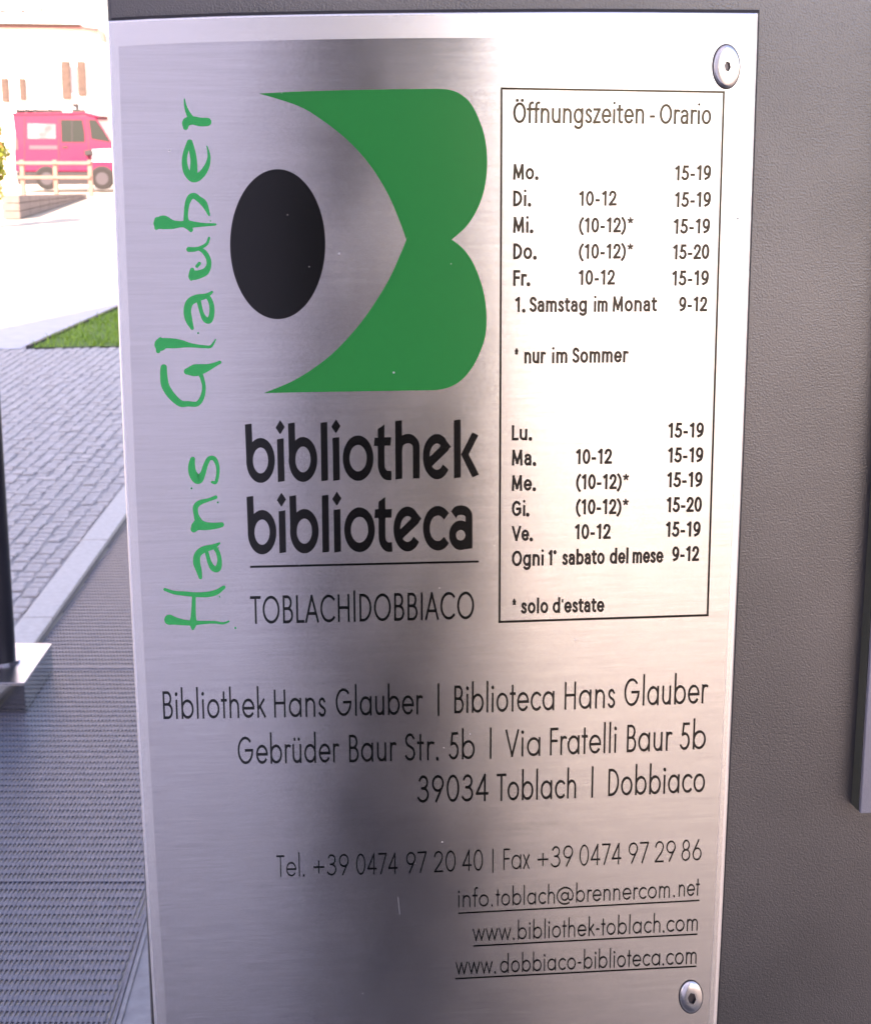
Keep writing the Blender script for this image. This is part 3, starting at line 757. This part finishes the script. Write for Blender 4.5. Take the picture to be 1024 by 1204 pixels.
word([('ring',za,190,975,86,137),('stem',za,(94,693),(105,975)),
 ('stem',za,(346,806),(353,1136)),('dia',za,342,720),
 ('ring',za,522,967,86,137),('stem',za,(430,688),(438,967)),
 ('stem',za,(685,683),(691,1131)),('stem',za,(778,796),(783,1129)),('dia',za,777,712),
 ('ring',za,955,956,94,139),
 ('poly',zb,[(168,736),(221,697),(221,870),(168,870)]),
 ('path',zb,[(195,850),(195,985)]+ar(249,1005,54,88,180,90,8)[1:]+[(276,1091)]),('poly',zb,[(142,795),(273,793),(270,861),(135,863)]),
 ('path',zb,ar(396,950,84,139,-50,-325,34)),('path',zb,[(330,1006),(474,868)]),('poly',zb,[(450,800),(506,868),(460,918),(410,895)]),
 ('path',zb,ar(634,944,90,138,-42,-318,34)),
 ('ring',zb,813,999,64,79),('stem',zb,(878,870),(878,1104),27),('path',zb,[(757,838)]+ar(815,850,63,49,-130,0,12)+[(878,900)])], 'title_line')
# ------------------------------------------------------------------ emblem
topo = [(305,110),(345,107.8),(400,106.2),(460,105),(514.4,104.4)]
lobe1 = [(a,b) for a,b,_ in spline([(514.4,104.4,1),(528,105.5,1),(541,110.5,1),(553,121,1),(562.5,139,1),(569.5,160,1),(572.6,184,1),(571.8,208,1),(567,231,1),(558.5,251,1),(547,267.5,1),(531,281.6,1)])]
lobe2 = [(a,b) for a,b,_ in spline([(531,281.6,1),(544.5,292.5,1),(556,309,1),(565,331,1),(570.3,353,1),(572,376,1),(570,397,1),(563.5,416,1),(554.5,433,1),(543,446.5,1),(529,455,1),(512.3,458.8,1)])]
boto = [(512.3,458.8),(440,459.8),(370,461),(310.7,462.2)]
inn = [(a,b) for a,b,_ in spline([(310.7,462.2,1),(346.4,447,1),(380,425,1),(405,402,1),(430,372,1),(455.6,332,1),(470,301,1),(477.9,282,1)])] + [(a,b) for a,b,_ in spline([(477.9,282,1),(470,260,1),(455.6,227,1),(434.6,193.4,1),(409,165,1),(380,142,1),(350.6,124.5,1),(305,110,1)])][1:-1]
flat('emblem_book', topo+lobe1[1:]+lobe2[1:]+boto[1:]+inn[1:], INK0, 'green_print')
flat('emblem_dot', [(326.7+55.9*math.cos(R(a*4)), 287.1+88.2*math.sin(R(a*4))) for a in range(90)], INK0, 'black_print')
# ------------------------------------------------------------------ handwritten name
Hs=8.533
def hz(oy, pts): return [(170+x/Hs, oy+y/Hs, w/Hs) for x,y,w in pts]
hand = {'a':Ink(),'b':Ink()}
for oy, st in [
 (100,[(402,140,12),(410,200,24),(435,275,42),(470,335,60)]),(100,[(414,425,52),(424,375,88),(480,355,84),(560,370,88),(632,370,84)]),
 (100,[(452,570,48),(414,680,50),(403,780,55),(430,880,68),(495,935,84),(570,900,72),(625,820,55),(648,740,36),(645,680,24),(628,612,10)]),
 (100,[(458,572,52),(480,660,62),(496,760,66),(495,860,78),(492,920,80)]),
 (220,[(150,362,118),(195,355,140),(280,375,92),(370,372,62),(440,375,80),(500,376,60),(600,378,36),(712,375,24)]),(220,[(122,410,40),(130,330,60)]),
 (220,[(430,380,80),(417,300,45),(428,180,48),(458,105,58),(500,88,58),(550,122,58),(590,155,66),(620,205,50),(650,280,22)]),
 (220,[(440,392,66),(468,428,46)]),
 (220,[(650,510,24),(625,570,30),(560,610,36),(500,625,46),(446,625,50)]),
 (220,[(540,615,34),(600,650,45),(642,720,48),(646,790,52),(612,848,74),(550,876,84),(500,884,98)]),(220,[(480,832,46),(466,890,48),(472,920,40)]),
 (220,[(528,795,32),(552,766,34)]),
 (350,[(678,-56,24),(620,-18,50),(520,8,76),(455,50,78),(432,130,76),(446,220,72),(480,306,36)]),
 (350,[(545,30,46),(575,150,40),(608,214,56),(650,228,64),(676,170,54),(676,80,50),(650,10,46),(620,-20,46)]),
 (350,[(165,470,128),(210,457,104),(300,460,98),(380,465,75),(470,478,42),(600,492,30),(668,488,28),(715,420,14)]),(350,[(140,535,46),(136,470,46)]),(350,[(160,420,46),(142,470,50)]),
 (350,[(195,700,64),(195,770,72),(210,880,80),(270,980,75),(360,1060,66),(440,1065,54),(530,1065,50),(580,1000,45),(598,900,38),(580,810,40),(560,760,50)]),
 (350,[(430,740,66),(500,730,118),(570,718,104),(640,700,70),(700,675,45),(758,648,32)]),
 (520,[(485,170,50),(475,240,70),(490,320,84),(540,372,96),(585,320,58),(615,230,48),(650,165,44),(700,165,44),(733,230,38),(738,310,34),(718,400,34),(680,400,26)]),
 (520,[(716,552,36),(640,580,34),(560,605,50),(515,650,54),(520,730,50),(545,800,80)]),(520,[(497,872,66),(540,832,104),(620,842,80),(700,840,65),(775,828,50)]),(520,[(500,840,60),(540,790,60)]),
 (630,[(752,76,22),(690,110,50),(595,138,66),(535,190,68),(526,270,72),(548,350,58),(563,418,36)]),
 (630,[(625,160,38),(652,260,42),(690,326,56),(738,328,62),(755,250,46),(738,170,42),(705,115,44)]),
 (630,[(205,538,28),(300,570,36),(400,580,44),(500,590,46),(620,590,54),(720,568,54),(798,516,34)]),
 (630,[(497,600,40),(495,700,42),(492,800,52),(490,880,72),(488,930,32)]),
 (630,[(252,842,104),(310,855,76),(400,870,56),(490,875,48),(600,870,32),(700,868,26),(790,878,22),(848,858,16)]),
 ]:
    hand['b' if oy < 500 else 'a'].vary(hz(oy, st))
ink=Ink()
for (ox,oy,r_) in ((914,925,7),(755,612,5),(745,122,4)):
    ink.disc(170+ox/Hs, 630+oy/Hs, r_/Hs*1.5)
for (ox,oy) in ((474,464),(737,604)): ink.disc(170+ox/Hs, 520+oy/Hs, 1.1)
ink.disc(170+662/Hs,220+340/Hs,.8); ink.disc(170+540/Hs,350+356/Hs,1.0)
ink.build('ink_specks','pen_green')['kind']='stuff'
hand['a'].build('handwritten_word','pen_green'); hand['b'].build('handwritten_word','pen_green')
M['dust'] = mat('pale_dust', (.45,.44,.45), .9)[0]
ink = Ink()
for (dx,dy,dr) in ((200,177,1.5),(399,298,1.4),(463,438,1.2),(867,257,1.3),(300,903,.9),(676,752,.8),(520,990,.7),(742,470,.7)): ink.disc(dx,dy,dr)
for k in range(46): ink.disc(random.uniform(160,840), random.uniform(60,1190), random.uniform(.25,.6))
ink.ribbon([(468,1055),(470,1075)], .3,.3,square=False)
ink.build('dust_specks','dust')['kind']='stuff'
# ------------------------------------------------------------------ screws
def screw(cx, cy, rx, ry, hexr, dome=1.0):
    prof = [(1.0,-.0001),(1.0,.0005),(.94,.0021-.0009*dome),(.82,.0021-.0003*dome),(.55,.0021),(hexr,.0021)]
    vs, fs = [], []; n = 48
    for k,(r_,o_) in enumerate(prof):
        for i in range(n):
            a=2*math.pi*i/n
            q = r_
            if k==len(prof)-1: q = hexr/ max(.01, math.cos(((a+.35+math.pi/6)%(math.pi/3))-math.pi/6))*.9
            vs.append(L((cx+rx*q*math.cos(a), cy+ry*q*math.sin(a)), o_))
    for k in range(len(prof)-1):
        for i in range(n): j=(i+1)%n; fs.append([k*n+i,k*n+j,(k+1)*n+j,(k+1)*n+i])
    o = mesh('screw', vs, fs, 'screw', sign, True)
    last=[vs[(len(prof)-1)*n+i] for i in range(n)]
    deep=[(p[0],p[1]+.0019,p[2]) for p in last]
    c=L((cx,cy),.0); c=(c[0],-.0003,c[2])
    v2 = last+[(p[0],-.0003,p[2]) for p in last]+[c]
    f2 = [[i,(i+1)%n,n+(i+1)%n,n+i] for i in range(n)]+[[n+i,n+(i+1)%n,2*n] for i in range(n)]
    mesh('hex_socket', v2, f2, 'dark_steel', o)
    # narrow dark gap ring round the head
    g_=Ink(); g_.ribbon([(cx+rx*1.02*math.cos(R(a)),cy+ry*1.02*math.sin(R(a))) for a in range(0,360,8)], 1.5, 1.5, closed=True); 
    q_=g_.build('washer_gap','black', o)
screw(853.5, 78.3, 15.6, 25.6, .24, .45)
screw(811.9, 1172.0, 13.4, 18.8, .36)

# ================================================================== POST on its block
bA, bB = G(31,838), G(63,789)
dirb = (bB-bA).normalized(); wdir = Vector((-1,0.02,0)).normalized()
def hz_at(p, ypx, xpx):  # height of a point above p seen at ypx
    d = ray(xpx, ypx); t = p.y/d.y; return CH + d.z*t
bh = hz_at(bA, 803, 30)
q = [(bA.x,bA.y),(bB.x,bB.y),((bB+wdir*.3).x,(bB+wdir*.3).y),((bA+wdir*.3).x,(bA+wdir*.3).y)]
pst = empty('steel_post', (bA.x-.12,bA.y+.1,0), 'dark upright post standing on a low stainless steel block', 'post')
def rel(e, pts): return [(x-e.location.x, y-e.location.y) for x,y in pts]
prism('base_block', rel(pst,q), 'z', .0, bh-.0045, 'block', pst, .002)
prism('block_lit_top', rel(pst,q), 'z', bh-.004, bh, 'stainless', pst, .001)  # added part, paler than the body, painting the brightly lit top
pc = G(18,778,bh); r_=.038
vs, fs = [], []; cyl(vs, fs, (pc.x-r_-pst.location.x, pc.y+.01-pst.location.y, bh-.001), r_, 2.6, 40, 'z'); mesh('shaft', vs, fs, 'post', pst, False)
vs, fs = [], []; cyl(vs, fs, (pc.x-r_-pst.location.x, pc.y+.01-pst.location.y, bh), r_*1.35, .006, 40, 'z'); mesh('foot_collar', vs, fs, 'stainless', pst)

# ================================================================== VAN
VY = 43.0
def vx(x,y): p=atY(x,y,VY); return (p.x,p.z)
van = empty('parked_van', (vx(70,222)[0],VY,0), 'red van with roof rack parked in the sun before the white house', 'van')
def vp(pts): return [(vx(x,y)[0]-van.location.x, vx(x,y)[1]) for x,y in pts]
prism('body', vp([(15,134),(60,132.5),(100,134),(113,138),(122,152),(131,167),(150,171),(158,182),(159,202),(18,202),(17,178),(18,160)]), 'y', 0, 1.7, 'red', van, .03)
prism('lower_trim', vp([(19,202.3),(159,202.3),(159,217),(22,217)]), 'y', -.015, 1.7, 'cladding', van, .01)
prism('roof_edge', vp([(14,132.8),(100,131.6),(118,136.5),(116,138),(100,134),(15,135)]), 'y', -.03, 1.72, 'red', van)
prism('rear_window', vp([(33,145),(66,146),(66,163),(33,163)]), 'y', -.012, .0, 'glass_reflection', van)
prism('front_window', vp([(72,141),(97,141),(100,158),(100,167),(73,167)]), 'y', -.012, .0, 'glass_dk', van)
prism('windscreen', vp([(105,141),(113,141),(122,154),(130,167),(108,163)]), 'y', -.012, .0, 'glass_dk', van)
prism('bonnet_highlight', vp([(108,176),(132,175),(156,180),(156,190),(109,190)]), 'y', -.01, .0, 'white_highlight', van)  # white patch painting the sun's highlight on the bonnet
prism('side_stripe', vp([(35,171),(68,171),(68,175.5),(35,175.5)]), 'y', -.008, .0, 'red2', van)
prism('door_seam', vp([(69.2,139),(70,139),(70,200),(69.2,200)]), 'y', -.004, .0, 'cladding', van)
prism('door_handle', vp([(74,172),(80,172),(80,174),(74,174)]), 'y', -.02, .0, 'cladding', van)
prism('door_seam', vp([(102,141),(102.8,141),(105,168),(105,200),(104.2,200),(104.2,168)]), 'y', -.004, .0, 'cladding', van)
prism('door_seam', vp([(29,139),(29.8,139),(29.8,200),(29,200)]), 'y', -.004, .0, 'cladding', van)
prism('rubbing_strip', vp([(22,191),(104,191),(104,194),(22,194)]), 'y', -.014, .0, 'red2', van)
prism('window_pillar', vp([(84.5,141),(86,141),(86,167),(84.5,167)]), 'y', -.016, -.012, 'cladding', van)
prism('wing_mirror', vp([(101,177),(109,176),(110,182),(102,183)]), 'y', -.2, -.02, 'cladding', van, .01)
prism('tail_lamp', vp([(18,163),(21,163),(22,176),(19,176)]), 'y', -.01, .0, 'soffit', van)
for cx in (56,121):
    c = vp([(cx,210)])[0]; r_ = abs(vx(0,210)[1]-vx(0,223)[1])
    wv, wf = [], []; cyl(wv, wf, (c[0],-.05,c[1]), r_, .22, 24); wh = mesh('wheel', wv, wf, 'tyre', van)
    wv, wf = [], []; cyl(wv, wf, (c[0],-.06,c[1]), r_*.58, .02, 18); mesh('hubcap', wv, wf, 'hub', wh)
    for s in (1,):
        prism('wheel_arch', [(c[0]+r_*1.15*math.cos(R(a)),c[1]+r_*1.15*math.sin(R(a))) for a in range(0,181,20)], 'y', -.03, -.016, 'cladding', van)
for rx_ in (20,31,41,58,86):
    a = vp([(rx_,132.5),(rx_,128)]); boxo('rack_foot', a[0][0]-.03, a[0][0]+.03, .05, 1.5, a[0][1]-.02, a[1][1], 'cladding', van)
a = vp([(16,127.5),(88,126.5)]); boxo('rack_rail', a[0][0], a[1][0], .08, .14, a[0][1]-.025, a[0][1]+.025, 'curtain', van)
boxo('rack_rail', a[0][0], a[1][0], 1.4, 1.46, a[0][1]-.025, a[0][1]+.025, 'curtain', van)
a = vp([(84,131),(84,121)]); boxo('roof_lamp', a[0][0]-.07, a[0][0]+.07, .5, .7, a[0][1]-.03, a[1][1], 'cladding', van, .02)
# ================================================================== FENCE before the van
FY = 40.0
def fx(x,y,Y=FY): p=atY(x,y,Y); return p.x, p.z
fe = empty('rail_fence', (fx(64,222)[0],FY,0), 'low fence of orange brown wooden rails in front of the red van', 'fence')
for yy in (191.5, 208.5):
    a=fx(18,yy); b=fx(107,yy); boxo('rail', a[0]-fe.location.x, b[0]-fe.location.x, -.03,.03, a[1]-.035, a[1]+.035, 'wood_lt', fe, .008)
for xx in (25,64,105):
    a=fx(xx,188); boxo('fence_post', a[0]-.05-fe.location.x, a[0]+.05-fe.location.x, .032,.13, 0, a[1], 'wood_lt', fe, .008)
# low tapering wall
wa, wb = G(24,258), G(103,233)
wl = empty('low_wall', (wa.x,wa.y,0), 'low pink stone wall tapering towards the van across the sunlit square', 'wall')
d = (wb-wa); n_=8
for i in range(n_):
    for j in range(3):
        t0,t1 = i/n_, (i+1)/n_
        ht0 = .42*(1-t0)+.10*t0; ht1 = .42*(1-t1)+.10*t1
        a = d*t0; b = d*t1
        z0a, z1a = ht0*j/3, ht0*(j+1)/3; z0b, z1b = ht1*j/3, ht1*(j+1)/3
        g_=.012; sh = d.normalized()*g_; nn = Vector((-d.y,d.x,0)).normalized()*.3
        A_=a+sh; B_=b-sh
        vs=[(A_.x,A_.y,z0a+g_),(B_.x,B_.y,z0b+g_),(B_.x,B_.y,z1b),(A_.x,A_.y,z1a)]; vs+=[(x+nn.x,y+nn.y,z) for x,y,z in vs]
        mesh('wall_stone', vs, [[0,1,2,3],[7,6,5,4],[0,4,5,1],[1,5,6,2],[2,6,7,3],[3,7,4,0]], 'pinkwall', wl)
# ================================================================== HOUSE behind
HY = 56.0
def hx(x,y): p=atY(x,y,HY); return p.x, p.z
hs = empty('white_house', (hx(60,200)[0],HY,0), 'white plastered house with brown shutters behind the red van', 'house')
ox = hs.location.x
boxo('wall', -14, 18, 0, 9, 0, 14, 'plaster', hs)
def hp(x,y): a=hx(x,y); return a[0]-ox, a[1]
# eaves board across the facade
a=hp(-60,26.5); b=hp(117,28)
prism('balcony_beam', [hp(-300,24),hp(98,29.4),hp(98,31.2),hp(-300,26.5)], 'y', -.60,-.02,'roofdark',hs)
prism('balcony_soffit', [hp(-300,26.6),hp(50,29.9),hp(98,31.3),hp(118,34),hp(118,37),hp(98,34.5),hp(50,33.0),hp(-300,31)], 'y', -.50,-.01,'soffit',hs)
prism('balcony_bracket', [hp(116,33),hp(124,38),hp(126,50),hp(123,50),(hp(121,42)),hp(115,37)], 'y', -.45,-.02,'wood_lt',hs)
def win(x0,x1,y0,y1, glass='glass_dk', shl=True):
    p0=hp(x0,y1); p1=hp(x1,y0)
    f = boxo('window', p0[0],p1[0],-.05,-.001,p0[1],p1[1],'curtain',hs)
    boxo('pane', p0[0]+.06,(p0[0]+p1[0])/2-.03,-.07,-.051,p0[1]+.06,p1[1]-.06,glass,f)
    boxo('pane', (p0[0]+p1[0])/2+.03,p1[0]-.06,-.07,-.051,p0[1]+.06,p1[1]-.06,glass,f)
def shutter(x0,x1,y0,y1):
    p0=hp(x0,y1); p1=hp(x1,y0); s=boxo('shutter', p0[0],p1[0],-.12,-.06,p0[1],p1[1],'wood',hs,.01)
    for k in range(6):
        z=p0[1]+(p1[1]-p0[1])*(k+.5)/6; boxo('slat', p0[0]+.04,p1[0]-.04,-.135,-.121,z-.05,z+.05,'wood',s)
win(56,72,77,114,'curtain'); shutter(75,83,72,117); win(83.5,93,76,112,'grey_pane'); shutter(93.5,101,72,113)
win(12,24,96,118,'curtain'); shutter(4,11,92,120); shutter(25,31,92,118)
win(-30,-14,77,114); shutter(-38,-31,75,116); shutter(-13,-6,75,116)
# faint flourish lettering on the parapet, unreadable at this distance
def stroke3(pts, wdt):
    ink_v=[]; ink_f=[]
    P=spline([(x,y,wdt) for x,y in pts],5); b=len(ink_v)
    for i,(x,y,w_) in enumerate(P):
        c=P[min(len(P)-1,i+1)]; a_=P[max(0,i-1)]; t=Vector((c[0]-a_[0],c[1]-a_[1])).normalized(); m_=Vector((-t.y,t.x))
        for s_ in (1,-1):
            q_=hp(x+m_.x*w_/2*s_, y+m_.y*w_/2*s_); ink_v.append((q_[0],-.012,q_[1]))
    for i in range(len(P)-1): ink_f.append([b+2*i,b+2*i+2,b+2*i+3,b+2*i+1])
    mesh('facade_mark', ink_v, ink_f, 'facade_ink', hs)
stroke3([(-6,12),(2,9),(6,12),(-1,14),(9,13.5)],1.6); stroke3([(22,9.5),(32,8.5),(44,10),(56,10.5)],1.2)
stroke3([(30,7),(28,12),(25,14.5),(32,13)],1.6); stroke3([(36,10),(34,14),(40,13),(43,14)],1.5)
stroke3([(52,6.5),(48,14),(54,12),(56,14.5)],1.6); stroke3([(58,10.5),(60,14),(63,11.5),(64,14)],1.5)
stroke3([(71,9),(69,14),(73,12.5),(75,14.5)],1.4); stroke3([(80,14),(83,14.5)],1.2); stroke3([(87,15.5),(93,16.2)],1.2)
# house roof, behind and above
prism('roof', [(-14.6,14.0),(18.6,14.0),(2,20)], 'y', -.6, 9.6, 'wood', hs)
# ================================================================== SHRUB at the left
def shrub(name, c, rx_, rz_, n, label, m='leaf', fl=0):
    e = empty(name, c, label, 'shrub')
    vs, fs = [], []; fv, ff = [], []
    lumps=[(random.uniform(-.5,.5)*rx_,random.uniform(-.5,.5)*rx_,random.uniform(.25,1.05)*rz_,random.uniform(.3,.55)*rx_) for _ in range(16)]
    for i in range(n):
        lx,ly,lz,lr = random.choice(lumps)
        v=Vector((random.gauss(0,1),random.gauss(0,1),random.gauss(0,1))).normalized()*lr*random.uniform(.6,1.05)
        p=Vector((lx,ly,lz))+v
        if p.z<.02: continue
        a=Vector((random.gauss(0,1),random.gauss(0,1),random.gauss(0,1))).normalized(); b_=a.orthogonal().normalized(); s_=random.uniform(.03,.06)
        tv,tf=(fv,ff) if random.random()<fl else (vs,fs)
        k=len(tv); tv += [p-a*s_, p+b_*s_*.5, p+a*s_, p-b_*s_*.5]; tf.append([k,k+1,k+2,k+3])
    o=mesh('foliage', vs, fs, m, e); 
    if ff: mesh('flowers', fv, ff, 'flower', e)
    sv,sf=[],[]
    for k in range(7):
        a=R(k*51); cyl(sv,sf,(.12*math.cos(a),.12*math.sin(a),0),.014,rz_*.8,6,'z')
    mesh('stem', sv, sf, 'wood', e)
    return e
p = G(2,268); shrub('flowering_shrub', (p.x-.24,p.y,0), .45, 1.75, 5200, 'tall yellow green shrub with orange flowers left of the red van', fl=.06)
# ================================================================== BUILDING BEHIND THE CAMERA (its shade covers the sign; the steel mirrors it)
XE = .66; YBk = -1.35
rb_ = empty('corner_house', (XE,YBk,0), 'tall pale building behind the viewer shading the square', 'building')
H2 = 17.0
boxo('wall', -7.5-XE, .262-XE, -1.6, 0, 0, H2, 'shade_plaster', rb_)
boxo('mirrored_dark_panel', 0.263-XE, 0, -1.6, .0, 0, H2, 'dark_panel', rb_)  # added unseen panel, mirrored as the dark central band instead of the viewer
for wx_ in (-6.5,-4.6,-2.7):
    for wz in (1.2,4.4,7.6,10.8):
        f = boxo('window', wx_-XE, wx_+1.0-XE, .001, .05, wz, wz+1.5, 'curtain', rb_)
        boxo('pane', wx_+.08-XE, wx_+.92-XE, .051, .06, wz+.08, wz+1.42, 'glass_dk', f)
boxo('cornice', -7.6-XE, .1, -1.7, .12, H2+.001, H2+.3, 'plaster', rb_)
ew = empty('reflection_dark_wall', (1.75,4.4,0), 'added dark wall beyond the grey pillar to darken reflections', 'wall')  # added, mostly hidden wall giving the block and grating something dark to reflect
for k in range(5):
    boxo('dark_wall_panel', 0, .12, -3.0+k*1.25, -1.76+k*1.25, 0, 3.2, 'blue_panel', ew, .004)
boxo('coping', -.03, .15, -3.03, 3.28, 3.201, 3.26, 'post', ew)
print('SHADE line', G(0,382), G(138,352))
